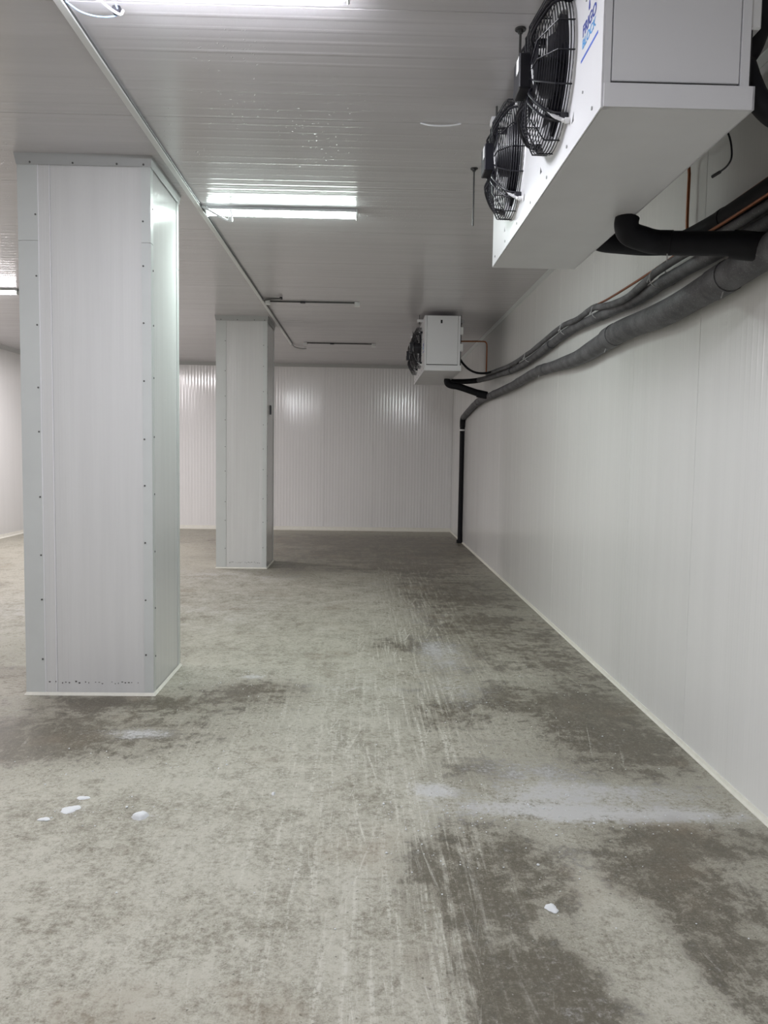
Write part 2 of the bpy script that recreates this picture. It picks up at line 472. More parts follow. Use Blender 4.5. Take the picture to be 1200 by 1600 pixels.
# ------------------------------------------------------------------ columns
def make_column(x0, x1, y0, y1, ltrim, split, label, seed):
    rr = random.Random(seed)
    cx, cy = (x0 + x1) / 2, (y0 + y1) / 2
    t = thing('column', (cx, cy, 0), label, 'column')
    X0, X1, Y0, Y1 = x0 - cx, x1 - cx, y0 - cy, y1 - cy
    obj('core', bx((X0 + .012, Y0 + .012, 0), (X1 - .012, Y1 - .012, H)), M['joint'], t)
    e = .008
    # front: narrow panel + main panel
    nx = X0 + ltrim + split
    if split:
        obj('panel', bx((X0 + .01, Y0 + .004, 0), (nx - .003, Y0 + .014, H), .002), M['column'], t)
        obj('panel', bx((nx + .003, Y0 + .004, 0), (X1 - .01, Y0 + .014, H), .002), M['column'], t)
        obj('seam_lip', bx((nx - .004, Y0 + .001, 0), (nx + .003, Y0 + .006, H), .0015), M['unit'], t)
        obj('seam_lip', bx((X0 + ltrim, Y0 - .0015, 0), (X0 + ltrim + .005, Y0 + .006, H), .0015), M['unit'], t)
    else:
        obj('panel', bx((X0 + .01, Y0 + .004, 0), (X1 - .01, Y0 + .014, H), .002), M['column'], t)
    obj('panel', bx((X0 + .01, Y1 - .014, 0), (X1 - .01, Y1 - .004, H), .002), M['column'], t)
    obj('panel', bx((X1 - .014, Y0 + .015, 0), (X1 - .004, Y1 - .015, H), .002), M['column'], t)
    obj('panel', bx((X0 + .004, Y0 + .015, 0), (X0 + .014, Y1 - .015, H), .002), M['column'], t)
    # folded corner trims, each in two lengths
    zj = 2.72
    for sx, xx in ((1, X0), (-1, X1)):
        for sy, yy in ((1, Y0), (-1, Y1)):
            wx = ltrim if (sx == 1 and sy == 1) else .055
            for za, zb in ((0.0, zj - .002), (zj + .002, H)):
                bm = bmesh.new()
                th = .003 if za == 0 else .0042
                prof = [(xx, yy), (xx + sx * wx, yy), (xx + sx * wx, yy + sy * th), (xx + sx * th, yy + sy * th), (xx + sx * th, yy + sy * .055), (xx, yy + sy * .055)]
                A = [bm.verts.new((p[0], p[1], za)) for p in prof]; B = [bm.verts.new((p[0], p[1], zb)) for p in prof]
                for i in range(6): bm.faces.new((A[i], A[(i + 1) % 6], B[(i + 1) % 6], B[i]))
                bm.faces.new(A[::-1]); bm.faces.new(B)
                obj('corner_trim', bm, M['trim'], t)
    # coving: sloped strip round the top, mitred
    a, d = .003, .014
    zt, zb = H, H - .062
    lo = [(X0 - a, Y0 - a), (X1 + a, Y0 - a), (X1 + a, Y1 + a), (X0 - a, Y1 + a)]
    hi = [(X0 - d, Y0 - d), (X1 + d, Y0 - d), (X1 + d, Y1 + d), (X0 - d, Y1 + d)]
    for i in range(4):
        j = (i + 1) % 4
        bm = bmesh.new()
        v = [bm.verts.new((*lo[i], zb)), bm.verts.new((*lo[j], zb)), bm.verts.new((*hi[j], zt)), bm.verts.new((*hi[i], zt)),
             bm.verts.new((*lo[i], zt)), bm.verts.new((*lo[j], zt))]
        for q in ((0, 1, 2, 3), (0, 4, 5, 1), (3, 2, 5, 4), (0, 3, 4), (1, 5, 2)): bm.faces.new([v[k] for k in q])
        obj('coving', bm, M['cove'], t)
    # sealant round the foot
    for i in range(4):
        j = (i + 1) % 4
        d1 = .013
        o4 = [(X0 - d1, Y0 - d1), (X1 + d1, Y0 - d1), (X1 + d1, Y1 + d1), (X0 - d1, Y1 + d1)]
        i4 = [(X0, Y0), (X1, Y0), (X1, Y1), (X0, Y1)]
        bm = bmesh.new()
        v = [bm.verts.new((*i4[i], .018)), bm.verts.new((*i4[j], .018)), bm.verts.new((*o4[j], .001)), bm.verts.new((*o4[i], .001)),
             bm.verts.new((*i4[i], .001)), bm.verts.new((*i4[j], .001))]
        for q in ((0, 1, 2, 3), (0, 4, 5, 1), (3, 2, 5, 4), (0, 3, 4), (1, 5, 2)): bm.faces.new([v[k] for k in q])
        obj('sealant_bead', bm, M['bead'], t)
    # rivets along the trims, a row of small scuffs near the foot
    bm = bmesh.new()
    z = .25
    while z < H - .1:
        for px in (X0 + ltrim - .012, X1 - .045):
            zz = z + rr.uniform(-.05, .05)
            cyl(bm, (px, Y0 - .0035, zz), (px, Y0 + .004, zz), .0055, n=8)
        zz = z + rr.uniform(-.05, .05)
        cyl(bm, (X1 - .004, Y0 + .045, zz), (X1 + .0035, Y0 + .045, zz), .0055, n=8)
        z += .33
    for fx in (.1, .42, .75, .95):
        cyl(bm, (X0 + (X1 - X0) * fx, Y0 - .0075, H - .05), (X0 + (X1 - X0) * fx, Y0 + .004, H - .05), .006, n=8)
    tag(obj('rivets', bm, M['screw'], t), kind='stuff')
    bm = bmesh.new()
    x = X0 + ltrim + .02
    while x < X1 - .09:
        if rr.random() < .75:
            zz = .075 + rr.uniform(-.006, .006)
            box(bm, (x, Y0 + .0033, zz), (x + rr.uniform(.004, .012), Y0 + .006, zz + rr.uniform(.003, .009)))
        x += .02
    tag(obj('punched_marks', bm, M['screw'], t), kind='stuff')
    return t

make_column(-2.055, -1.282, 4.768, 5.463, .115, .07, 'near wide white clad column, at left, beside the long ceiling trunking', 3)
cfar = make_column(-1.913, -1.266, 10.124, 10.903, .13, 0, 'far slim white clad column standing in front of the back wall', 5)

obj('cable_clip', bx((.318, -.06, 2.0), (.336, .0, 2.12), .004), M['black'], cfar)

# ------------------------------------------------------------------ tube lights
def tube_light(x0, x1, y, label, col, group=None, watts=None, glow=None):
    t = thing('tube_light', ((x0 + x1) / 2, y, H), label, 'light', group)
    hx = (x1 - x0) / 2
    obj('housing', bx((-hx - .012, -.022, -.022), (hx + .012, .022, 0), .003), M['fit'], t)
    obj('glow_shield', bx((-hx - .008, -.042, -.026), (hx + .008, .042, -.022)), M['fit'], t)  # flange added to keep the diffuser glow off the ceiling
    bm = bmesh.new()
    prof = [(.026 * math.cos(a), -.026 - .034 * math.sin(a)) for a in [PI * k / 10 for k in range(11)]]
    prism(bm, prof, -hx, hx, 'x')
    obj('diffuser', bm, emit_mat('lit diffuser', col, glow or TUBE_POWER), t, True)
    ld = bpy.data.lights.new('lamp', 'AREA')
    ld.shape = 'RECTANGLE'; ld.size = 2 * hx; ld.size_y = .046; ld.energy = watts or LAMP_WATTS; ld.color = col
    lo = bpy.data.objects.new('lamp', ld); COL.objects.link(lo); lo.parent = t; lo.location = (0, 0, -.0615)
    for s in (-1, 1):
        obj('end_cap', bx((s * hx, -.03, -.064), (s * (hx + .012), .03, 0), .004), M['fit'], t)
    return t
GL = (.86, 1.0, .94)
BL = (.93, .94, 1.0)
PK = (1.0, .945, .965)
tube_light(-1.133, -.093, 5.70, 'lit white tube light on the ceiling between the two columns', GL)
tube_light(-1.133, -.093, 3.01, 'lit tube light at top edge of the photo, nearest one', BL, glow=40.0)
tube_light(-1.133, -.093, .30, 'tube light on the ceiling above the camera', BL, watts=21.0)
tube_light(-4.85, -3.78, 8.72, 'lit tube light at far left, half hidden by the near column', PK, watts=26.0)
tube_light(-4.85, -3.78, 5.70, 'tube light in the left bay beside the near column', PK, watts=12.5)
tube_light(-4.85, -3.78, 2.60, 'tube light in the left bay level with the camera', PK, watts=12.5)
tube_light(-4.85, -3.78, 12.2, 'tube light in the left bay nearest the back wall', PK, watts=42.0)

def bare_fitting(x0, x1, y, label):
    t = thing('lamp_fitting', (x0, y, H), label, 'light fitting')
    L = x1 - x0
    obj('rail', bx((0, -.011, -.016), (L, .011, 0), .002), M['rod'], t)
    obj('lamp_holder', bx((-.02, -.03, -.045), (.035, .02, 0), .005), M['fit'], t)
    obj('lamp_holder', bx((L - .05, -.04, -.05), (L + .01, .025, 0), .005), M['fit'], t)
    obj('cable_clip', bx((L * .36, -.014, -.024), (L * .36 + .06, .022, 0), .004), M['black'], t)
    return t
bare_fitting(-1.14, -.10, 9.09, 'empty dark lamp rail on the ceiling meeting the trunking')
bare_fitting(-.97, .12, 12.42, 'empty dark lamp rail on the ceiling nearest the back wall')

# cable trunking along the ceiling
t = thing('cable_trunking', (-1.19, 3.0, H), 'long white cable trunking running down the ceiling past both columns', 'trunking')
obj('duct', bx((-.018, -9, -.022), (.018, 9.60, 0), .003), M['fit'], t)
obj('cable', sweep(bmesh.new(), smooth_path([(.020, -8.9, -.012), (.020, -3, -.012), (.020, 3, -.012), (.020, 9.55, -.012)], 8), .005, 6), M['screw'], t, True)
obj('cable_end', sweep(bmesh.new(), smooth_path([(.015, 9.5, -.03), (.03, 9.75, -.028), (.12, 9.95, -.03), (.2, 9.98, -.02)], 6), .011, 8), M['greycable'], t, True)

# wiring loops at the lamp ends
def wire_loop(label, pts, r, mat, blob=None, group=None):
    o = Vector(pts[0])
    t = thing('wire_loop', o, label, 'wire', group)
    obj('wire', sweep(bmesh.new(), smooth_path([Vector(p) - o for p in pts], 6), r, 6), mat, t, True)
    if blob:
        b = Vector(blob) - o
        obj('terminal_block', bx((b.x - .016, b.y - .014, b.z - .014), (b.x + .016, b.y + .014, b.z + .014), .004), M['fit'] if mat == M['whitewire'] else M['black'], t)
    return t
wire_loop('white wire looping from the trunking to the middle lit tube light',
          [(-1.165, 5.66, H - .01), (-1.10, 5.63, H - .05), (-1.02, 5.64, H - .09), (-.97, 5.64, H - .11), (-.955, 5.64, H - .08), (-.96, 5.64, H - .05), (-.97, 5.67, H - .03)], .008, M['whitewire'], (-.965, 5.64, H - .10))
wire_loop('blue wire dipping below the ceiling beside the nearest tube light',
          [(-1.17, 3.16, H - .01), (-1.12, 3.20, H - .03), (-1.05, 3.22, H - .035), (-.985, 3.21, H - .03), (-.98, 3.17, H - .012)], .003, M['bluewire'], (-.985, 3.20, H - .02))
wire_loop('white wire hanging at the end of the nearest tube light',
          [(-1.04, 3.12, H - .01), (-1.0, 3.14, H - .04), (-.965, 3.17, H - .05), (-.955, 3.18, H - .03)], .005, M['whitewire'])
wire_loop('dark wire loop under the trunking at the empty lamp rail',
          [(-1.17, 8.95, H - .02), (-1.1, 8.80, H - .03), (-.98, 8.80, H - .03), (-.96, 8.86, H - .02), (-1.06, 8.92, H - .015), (-1.165, 8.97, H - .02)], .008, M['screw'], (-.955, 8.84, H - .02))
# sealant strip drooping from a ceiling joint
tag(obj('drooping_strip', sweep(bmesh.new(), smooth_path([(.26, 4.21, H - .001), (.30, 4.205, H - .012), (.365, 4.20, H - .017), (.43, 4.20, H - .012), (.47, 4.205, H - .001)], 6), .004, 6), M['whitewire'], None, True),
    'white strip drooping from the ceiling joint left of near cooler', 'strip')

# hanging threaded rods
def hanging_rod(x, y, ln, label):
    t = thing('threaded_rod', (x, y, H), label, 'rod')
    obj('rod', cyl(bmesh.new(), (0, 0, 0), (0, 0, -ln), .005, n=8), M['rod'], t, True)
    obj('washer', cyl(bmesh.new(), (0, 0, -.006), (0, 0, 0), .022, n=14), M['rod'], t)
    obj('nut', cyl(bmesh.new(), (0, 0, -.018), (0, 0, -.006), .011, n=6), M['rod'], t)
hanging_rod(.626, 4.837, .337, 'dark threaded rod hanging free behind the far fan of near cooler')
hanging_rod(.600, 3.287, .30, 'dark threaded rod hanging beside the near fan guard')

# ------------------------------------------------------------------ unit cooler (local: x depth 0..0.43, y length 0..1.95, z height 0..0.65)
CL, CH, CD = 1.95, .65, .43
FAN_R = .25
def rect_with_holes(holes, r, n=48):
    """front plate with round holes: one square cell per hole plus filler strips"""
    bm = bmesh.new()
    def quad(y0, z0, y1, z1):
        if y1 - y0 > 1e-4 and z1 - z0 > 1e-4:
            v = [bm.verts.new((0, y, z)) for y, z in ((y0, z0), (y1, z0), (y1, z1), (y0, z1))]
            bm.faces.new(v)
    last = 0.0
    c = r + .04
    for hy, hz in holes:
        quad(last, 0, hy - c, CH); quad(hy - c, 0, hy + c, hz - c); quad(hy - c, hz + c, hy + c, CH)
        inn, out = [], []
        for k in range(n):
            a = 2 * PI * (k + .5) / n
            dy, dz = math.cos(a), math.sin(a)
            s = c / max(abs(dy), abs(dz))
            inn.append(bm.verts.new((0, hy + dy * r, hz + dz * r)))
            out.append(bm.verts.new((0, hy + dy * s, hz + dz * s)))
        for k in range(n):
            j = (k + 1) % n
            bm.faces.new((inn[k], inn[j], out[j], out[k]))
        last = hy + c
    quad(last, 0, CL, CH)
    g = bmesh.ops.extrude_face_region(bm, geom=bm.faces[:])
    bmesh.ops.translate(bm, vec=(.004, 0, 0), verts=[e for e in g['geom'] if isinstance(e, bmesh.types.BMVert)])
    return bm

def ring_pts(x, cy, cz, r, n=40): return [(x, cy + r * math.cos(2 * PI * k / n), cz + r * math.sin(2 * PI * k / n)) for k in range(n)]

def make_cooler():
    t = thing('unit_cooler', (0, 0, 0), 'large white two-fan evaporator cooler hanging at upper right, nearest', 'cooler')
    fans = [(.555, .335), (1.355, .335)]
    obj('front_panel', rect_with_holes(fans, .208), M['unit'], t)
    # end plates with folded edge strips
    for s, ya in ((1, 0.0), (-1, CL)):
        obj('end_panel', bx((.03, ya, .075), (CD - .03, ya + s * .012, CH), .002), M['unit'], t)
        obj('edge_strip', bx((0.004, ya + s * .001, .0), (.027, ya + s * .016, CH), .002), M['unit'], t)
        obj('edge_strip', bx((CD - .027, ya - s * .001, .06), (CD, ya + s * .016, CH), .002), M['unit'], t)
    obj('handle_slot', bx((.19, -.0015, CH - .09), (.212, .002, CH - .05)), M['black'], t)
    obj('handle_slot', bx((.19, CL - .002, CH - .09), (.212, CL + .0015, CH - .05)), M['black'], t)
    obj('top_panel', bx((.004, .002, CH - .004), (CD, CL - .002, CH)), M['unit'], t)
    # drain pan with folded lip
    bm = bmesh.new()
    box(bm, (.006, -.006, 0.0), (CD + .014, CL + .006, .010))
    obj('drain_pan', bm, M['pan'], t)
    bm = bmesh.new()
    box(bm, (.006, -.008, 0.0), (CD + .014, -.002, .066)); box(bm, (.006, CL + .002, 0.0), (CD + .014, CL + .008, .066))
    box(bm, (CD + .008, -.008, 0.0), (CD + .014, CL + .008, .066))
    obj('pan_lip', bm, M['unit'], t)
    bm = bmesh.new()
    for k in range(7):
        y = .09 + k * (CL - .18) / 6
        cyl(bm, (-.003, y, .035), (.002, y, .035), .006, n=8)
    for y, z in ((.20, .13), (.19, .40)): cyl(bm, (-.003, y, z), (.002, y, z), .0045, n=8)
    tag(obj('screws', bm, M['galv'], t), kind='stuff')
    # finned coil at the back
    bm = bmesh.new()
    box(bm, (.28, .05, .07), (CD - .012, CL - .05, CH - .02))
    for k in range(60):
        y = .06 + k * (CL - .12) / 59
        box(bm, (CD - .02, y, .075), (CD - .004, y + .003, CH - .025))
    obj('coil', bm, M['coil'], t)
    obj('end_flange', bx((CD, .018, .07), (CD + .012, .05, CH - .03)), M['coil'], t)
    for z in (.28, .477):
        obj('hinge_block', bx((CD - .002, .012, z - .045), (CD + .034, .075, z + .045), .004), M['sticker'], t)
    # brackets and hanger rods
    for y in (.32, 1.66):
        for x, s in ((0, -1), (CD, 1)):
            b = obj('bracket', bx((x, y - .03, CH - .03), (x + s * .07, y + .03, CH), .003), M['unit'], t)
            obj('hanger_rod', cyl(bmesh.new(), (x + s * .042, y, CH - .06), (x + s * .042, y, H - ZC), .005, n=8), M['rod'], b, True)
            obj('nut', cyl(bmesh.new(), (x + s * .042, y, CH - .05), (x + s * .042, y, CH - .03), .011, n=6), M['rod'], b)
    # fans
    for cy, cz in fans:
        bm = bmesh.new()     # rolled bell mouth round the opening
        prof = [(.02, .204), (-.006, .207), (-.014, .216), (-.012, .246), (.0, .258)]
        n = 56
        rg = [[bm.verts.new((x, cy + r * math.cos(2 * PI * k / n), cz + r * math.sin(2 * PI * k / n))) for k in range(n)] for x, r in prof]
        for a, b in zip(rg[:-1], rg[1:]):
            for k in range(n): bm.faces.new((a[k], a[(k + 1) % n], b[(k + 1) % n], b[k]))
        obj('bell_mouth', bm, M['unit'], t, True)
        bm = bmesh.new()     # dark duct behind
        cyl(bm, (.02, cy, cz), (.25, cy, cz), .204, n=40, caps=False)
        cyl(bm, (.252, cy, cz), (.262, cy, cz), .203, n=40)
        obj('duct', bm, M['coil'], t, True)
        mt = obj('motor', cyl(cyl(bmesh.new(), (-.085, cy, cz), (.06, cy, cz), .066, n=28), (-.10, cy, cz), (-.085, cy, cz), .04, .06, n=28), M['black'], t, True)
        for k in range(7):
            a0 = 2 * PI * k / 7
            bm = bmesh.new()
            rows = []
            for i in range(6):
                r = .06 + (.194 - .06) * i / 5
                sw = .25 + .35 * (i / 5) ** 1.3
                row = []
                for j in range(5):
                    u = j / 4 - .5
                    a = a0 + u * .62 + sw
                    row.append(bm.verts.new((.02 + u * .075 + .012 * (1 - 4 * u * u), cy + r * math.cos(a), cz + r * math.sin(a))))
                rows.append(row)
            for i in range(5):
                for j in range(4): bm.faces.new((rows[i][j], rows[i + 1][j], rows[i + 1][j + 1], rows[i][j + 1]))
            g = bmesh.ops.extrude_face_region(bm, geom=bm.faces[:])
            bmesh.ops.translate(bm, vec=(-.003, 0, 0), verts=[e for e in g['geom'] if isinstance(e, bmesh.types.BMVert)])
            obj('blade', bm, M['blade'], mt, True)
        # wire basket guard
        bm = bmesh.new()
        R0, R1, X1, X2 = FAN_R, .165, -.058, -.105
        for i in range(6): sweep(bm, ring_pts(-.006 - i * .0105, cy, cz, R0, 48), .0023, 5, closed=True)
        for i in range(1, 8):
            f = i / 8
            sweep(bm, ring_pts(X1 + (X2 - X1) * f, cy, cz, R0 + (R1 - R0) * f, 44), .0019, 5, closed=True)
        for i in range(8): sweep(bm, ring_pts(X2, cy, cz, R1 - i * .0125, 36), .0019, 5, closed=True)
        for k in range(16):
            a = 2 * PI * (k + .25) / 16
            c, s = math.cos(a), math.sin(a)
            pts = [(x, cy + r * c, cz + r * s) for x, r in ((0, R0 + .003), (X1, R0 + .003), (X2 - .003, R1), (X2 - .003, .06))]
            sweep(bm, pts, .0027, 5)
        obj('fan_guard', bm, M['black'], t, True)
        for k in range(4):
            a = PI / 4 + k * PI / 2 + .1
            c, s = math.cos(a), math.sin(a)
            bm = bmesh.new()
            for d in (-.013, .013):
                oy, oz = -s * d, c * d
                sweep(bm, smooth_path([(x, cy + r * c + oy, cz + r * s + oz) for x, r in ((-.07, .055), (X2 - .01, .12), (X2 - .008, R1), (X1 - .01, R0 - .004), (-.012, R0 + .012))], 3), .0045, 6)
            box(bm, (-.03, cy + (R0 + .012) * c - .013, cz + (R0 + .012) * s - .013), (.0, cy + (R0 + .012) * c + .013, cz + (R0 + .012) * s + .013), .003)
            ar = obj('support_arm', bm, M['black'], t, True)
            obj('bolt', cyl(bmesh.new(), (-.042, cy + (R0 + .012) * c, cz + (R0 + .012) * s), (-.028, cy + (R0 + .012) * c, cz + (R0 + .012) * s), .0065, n=10), M['sticker'], ar)
        tb = obj('terminal_box', bx((-.147, cy - .055, cz - .06), (-.085, cy + .055, cz + .06), .004), M['black'], t)
        obj('sticker', bx((-.1485, cy - .045, cz + .0), (-.1465, cy - .005, cz + .05)), M['sticker'], tb)
        obj('motor_cable', sweep(bmesh.new(), smooth_path([(-.10, cy - .055, cz + .02), (-.105, cy - .085, cz - .02), (-.10, cy - .10, cz - .07), (-.085, cy - .12, cz - .13), (-.055, cy - .16, cz - .19), (-.02, cy - .19, cz - .222), (.002, cy - .195, cz - .225)], 6), .006, 8), M['greycable'], t, True)
        obj('cable_gland', cyl(cyl(bmesh.new(), (-.016, cy - .195, cz - .225), (.002, cy - .195, cz - .225), .010, n=10), (-.024, cy - .19, cz - .224), (-.016, cy - .195, cz - .225), .007, n=10), M['sticker'], t, True)
    # printed name on the front
    rot = Matrix(((0, 0, -1, 0), (-1, 0, 0, 0), (0, 1, 0, 0), (0, 0, 0, 1)))
    for body, y, z, hgt, wid, mat in (('FRIGO', .222, .300, .036, .146, M['ink']), ('BLOCK', .222, .268, .028, .146, M['sky'])):
        cu = bpy.data.curves.new('lettering', 'FONT')
        cu.body = body; cu.size = 1.0; cu.offset = .022; cu.extrude = .01
        o = bpy.data.objects.new('lettering', cu); COL.objects.link(o)
        dg = bpy.context.evaluated_depsgraph_get(); dg.update()
        me = bpy.data.meshes.new_from_object(o.evaluated_get(dg))
        bpy.data.objects.remove(o)
        vs = [v.co for v in me.vertices]
        x0, x1 = min(v.x for v in vs), max(v.x for v in vs); z0, z1 = min(v.y for v in vs), max(v.y for v in vs)
        for v in me.vertices:
            lx = (v.co.x - x0) / (x1 - x0) * wid; ly = (v.co.y - z0) / (z1 - z0) * hgt
            if body == 'FRIGO': ly += .004
            v.co = (-.0008 - v.co.z * .02, y - lx, z + ly)
        link('lettering', me, mat, t)
    bm = bmesh.new()         # drop shape over the I, bar under the words
    pr = [bm.verts.new((-.001, .222 - .068 + q[0], .352 + q[1])) for q in ((-.006, .002), (.006, .002), (.0085, .012), (.004, .026), (.0, .034), (-.004, .026), (-.0085, .012))]
    bm.faces.new(pr)
    g = bmesh.ops.extrude_face_region(bm, geom=bm.faces[:])
    bmesh.ops.translate(bm, vec=(.001, 0, 0), verts=[e for e in g['geom'] if isinstance(e, bmesh.types.BMVert)])
    obj('drop_mark', bm, M['ink'], t)
    obj('print_bar', bx((-.001, .052, .233), (.0005, .235, .2405)), M['under'], t)
    return t

ZC = 2.508
c1 = make_cooler()
c1.location = (.664, 2.335, ZC)
c2 = copy_tree(c1)
c2.location = (.682, 9.50, ZC)
tag(c2, 'small looking white two-fan evaporator cooler hanging far off at the back right corner')
for o in (c1, c2): o['group'] = 'ceiling evaporator coolers'

# ------------------------------------------------------------------ pipes on the right wall
def ring(name, p, d, r, wdt, mat, parent):
    p = Vector(p); d = Vector(d).normalized()
    return obj(name, cyl(bmesh.new(), p - d * wdt / 2, p + d * wdt / 2, r, n=18), mat, parent, True)

t = thing('drain_pipe', (0, 0, 0), 'thick grey insulated drain pipe sagging along the right wall, lower of the two', 'pipe')
xs_ = 1.612
dr = [(xs_, 1.0, 2.42), (xs_, 2.2, 2.375), (xs_, 2.8, 2.352), (xs_, 3.224, 2.338), (xs_, 3.5, 2.322), (xs_, 3.80, 2.306), (xs_, 4.31, 2.286), (xs_, 4.8, 2.300),
      (1.618, 5.198, 2.302), (1.622, 5.7, 2.275), (1.624, 6.139, 2.262), (1.63, 6.8, 2.282), (1.63, 7.513, 2.309), (1.63, 8.2, 2.300), (1.63, 8.821, 2.284),
      (1.63, 10.257, 2.287), (1.63, 11.2, 2.292), (1.632, 11.956, 2.262), (1.635, 12.7, 2.20), (1.638, 13.30, 2.148)]
path = smooth_path(dr, 5)
def rad_at(y): return .069 if y < 5.2 else max(.047, .069 - (y - 5.2) * .011)
bm = sweep(bmesh.new(), path, [rad_at(p.y) * (1 + .025 * math.sin(p.y * 9)) for p in path], 18)
obj('main_run', bm, M['insul'], t, True)
def path_at(y):
    for a, b in zip(path[:-1], path[1:]):
        if a.y <= y <= b.y:
            f = (y - a.y) / (b.y - a.y); return a.lerp(b, f), (b - a)
for y, wd in ((3.62, .16), (5.24, .16), (7.35, .30), (8.5, .03), (10.1, .05), (11.6, .2)):
    p, d = path_at(y)
    ring('coupling', p, d, rad_at(y) * 1.08, wd, M['insul'], t)
pipe('elbow', [(1.638, 13.22, 2.155), (1.638, 13.36, 2.14), (1.638, 13.43, 2.08), (1.638, 13.44, 1.98)], .046, M['rubber'], t, 5)
pipe('downpipe', [(1.638, 13.44, 2.0), (1.638, 13.44, .02)], .041, M['rubber'], t, smoothp=False)
ring('strap', (1.638, 13.44, 1.93), (0, 0, 1), .046, .025, M['fit'], t)
obj('foot', cyl(bmesh.new(), (1.63, 13.44, .0), (1.63, 13.44, .05), .05, n=16), M['rubber'], t, True)
# small wire tails of the ties
for y in (3.55, 5.3, 7.4):
    p, d = path_at(y)
    r = rad_at(y)
    obj('tie_tail', sweep(bmesh.new(), [p + Vector((-.02, 0, -r * .9)), p + Vector((-.03, 0, -r - .03))], .003, 5), M['greycable'], t)

def branch(y, x0, zb, x1, z1, r, label, dy):
    t = thing('drain_branch', (x0, y, zb), label, 'pipe')
    pts = [(0, 0, .0), (-.004, 0, -.03), (.010, 0, -.065), (.06, 0, -.085), (.16, 0, -.09 - .012), (x1 - x0 - .10, -dy * .75, z1 - zb + .02), (x1 - x0, -dy, z1 - zb)]
    path = smooth_path([Vector(p) for p in pts], 6)
    obj('pipe', sweep(bmesh.new(), path, r, 16), M['rubber'], t, True)
    p = Vector(pts[4]).lerp(Vector(pts[5]), .02)
    ring('joint_tape', p, Vector(pts[5]) - Vector(pts[4]), r * 1.035, .05, M['rubber'], t)
    e = Vector(pts[5])
    ring('coupling', e + Vector((.03, 0, -.008)), Vector(pts[6]) - e, r * 1.16, .13, M['rubber'], t)
    obj('tie_tail', sweep(bmesh.new(), [p + Vector((0, -.02, -r)), p + Vector((0, -.02, -r - .035))], .0025, 5), M['greycable'], t)
    return t
branch(3.36, 1.085, ZC, 1.61, 2.352, .050, 'black drain branch elbowing from under the near cooler to the wall', .18)
branch(10.5, 1.07, ZC, 1.60, 2.30, .045, 'black drain branch elbowing from under the far cooler to the wall', .01)

# suction pipe of the near cooler
t = thing('suction_pipe', (0, 0, 0), 'thick black insulated pipe from behind near cooler, going towards upper right edge', 'pipe')
pipe('pipe', [(1.10, 3.95, 2.60), (1.15, 3.95, 2.565), (1.25, 3.95, 2.555), (1.40, 3.98, 2.557), (1.54, 4.02, 2.58), (1.62, 3.85, 2.602), (1.626, 3.4, 2.594), (1.626, 2.6, 2.60), (1.626, 1.0, 2.62)], .048, M['rubber'], t, 8, 16)
for y in (3.0, 3.65): ring('tape_band', (1.626, y, 2.598), (0, 1, 0), .0495, .04, M['rubber'], t)

# refrigerant lines of the far cooler
t = thing('refrigerant_line', (0, 0, 0), 'grey insulated pipe along the right wall to far cooler, larger of the upper bundle', 'pipe')
B1 = [(1.632, 1.0, 2.465), (1.632, 2.4, 2.465), (1.632, 3.4, 2.465), (1.632, 4.08, 2.472), (1.635, 4.4, 2.472), (1.635, 4.9, 2.464), (1.635, 5.5, 2.492), (1.64, 6.44, 2.522), (1.64, 7.1, 2.50),
      (1.64, 7.92, 2.468), (1.64, 8.77, 2.462), (1.64, 9.6, 2.50), (1.62, 10.6, 2.54), (1.55, 11.0, 2.545)]
pipe('pipe', B1, .036, M['insul'], t, 6, 14, .04)
pipe('inlet_pipe', [(1.57, 10.98, 2.545), (1.45, 11.05, 2.535), (1.3, 11.08, 2.53), (1.12, 11.1, 2.54), (1.02, 11.1, 2.62)], .036, M['rubber'], t, 6)
for y, z in ((4.35, 2.475), (5.5, 2.492), (7.1, 2.50), (9.0, 2.47)):
    ring('tape_band', (1.637, y, z), (0, 1, .02), .039, .10, M['insul'], t)

t = thing('liquid_line', (0, 0, 0), 'thin grey insulated hose twisting along the top of the upper wall bundle', 'pipe')
B2 = [(1.60, 1.0, 2.52), (1.60, 3.3, 2.52), (1.59, 4.08, 2.528), (1.585, 4.40, 2.520), (1.575, 4.75, 2.475), (1.57, 5.05, 2.478), (1.59, 5.5, 2.538), (1.60, 5.66, 2.558), (1.60, 6.1, 2.55), (1.605, 6.5, 2.574),
      (1.60, 7.1, 2.55), (1.595, 7.6, 2.522), (1.598, 7.92, 2.518), (1.592, 8.77, 2.507), (1.59, 9.5, 2.535), (1.56, 10.3, 2.56)]
pipe('hose', B2, .022, M['insul'], t, 6, 10, .05)
for y, z, x in ((4.40, 2.520, 1.585), (5.58, 2.55, 1.60), (6.5, 2.574, 1.605), (7.92, 2.518, 1.60)):
    p = Vector((x, y, z))
    obj('cable_tie', sweep(bmesh.new(), [Vector((x + .02 + (.03 + .026) * math.cos(a) * .9, y, z - .022 + .052 * math.sin(a))) for a in [2 * PI * k / 16 for k in range(16)]], .0035, 5, closed=True), M['greycable'], t, True)
    obj('tie_tail', sweep(bmesh.new(), [(x - .035, y, z - .03), (x - .042, y, z - .05)], .003, 5), M['sticker'], t)

t = thing('black_hose', (0, 0, 0), 'thin black hose curving from the back of far cooler into the wall bundle', 'hose')
pipe('hose', [(1.128, 9.75, 2.70), (1.17, 9.76, 2.64), (1.25, 9.8, 2.57), (1.36, 9.9, 2.535), (1.48, 9.95, 2.535), (1.58, 9.9, 2.555), (1.632, 9.4, 2.545), (1.635, 8.6, 2.515)], .014, M['rubber'], t, 6, 10)

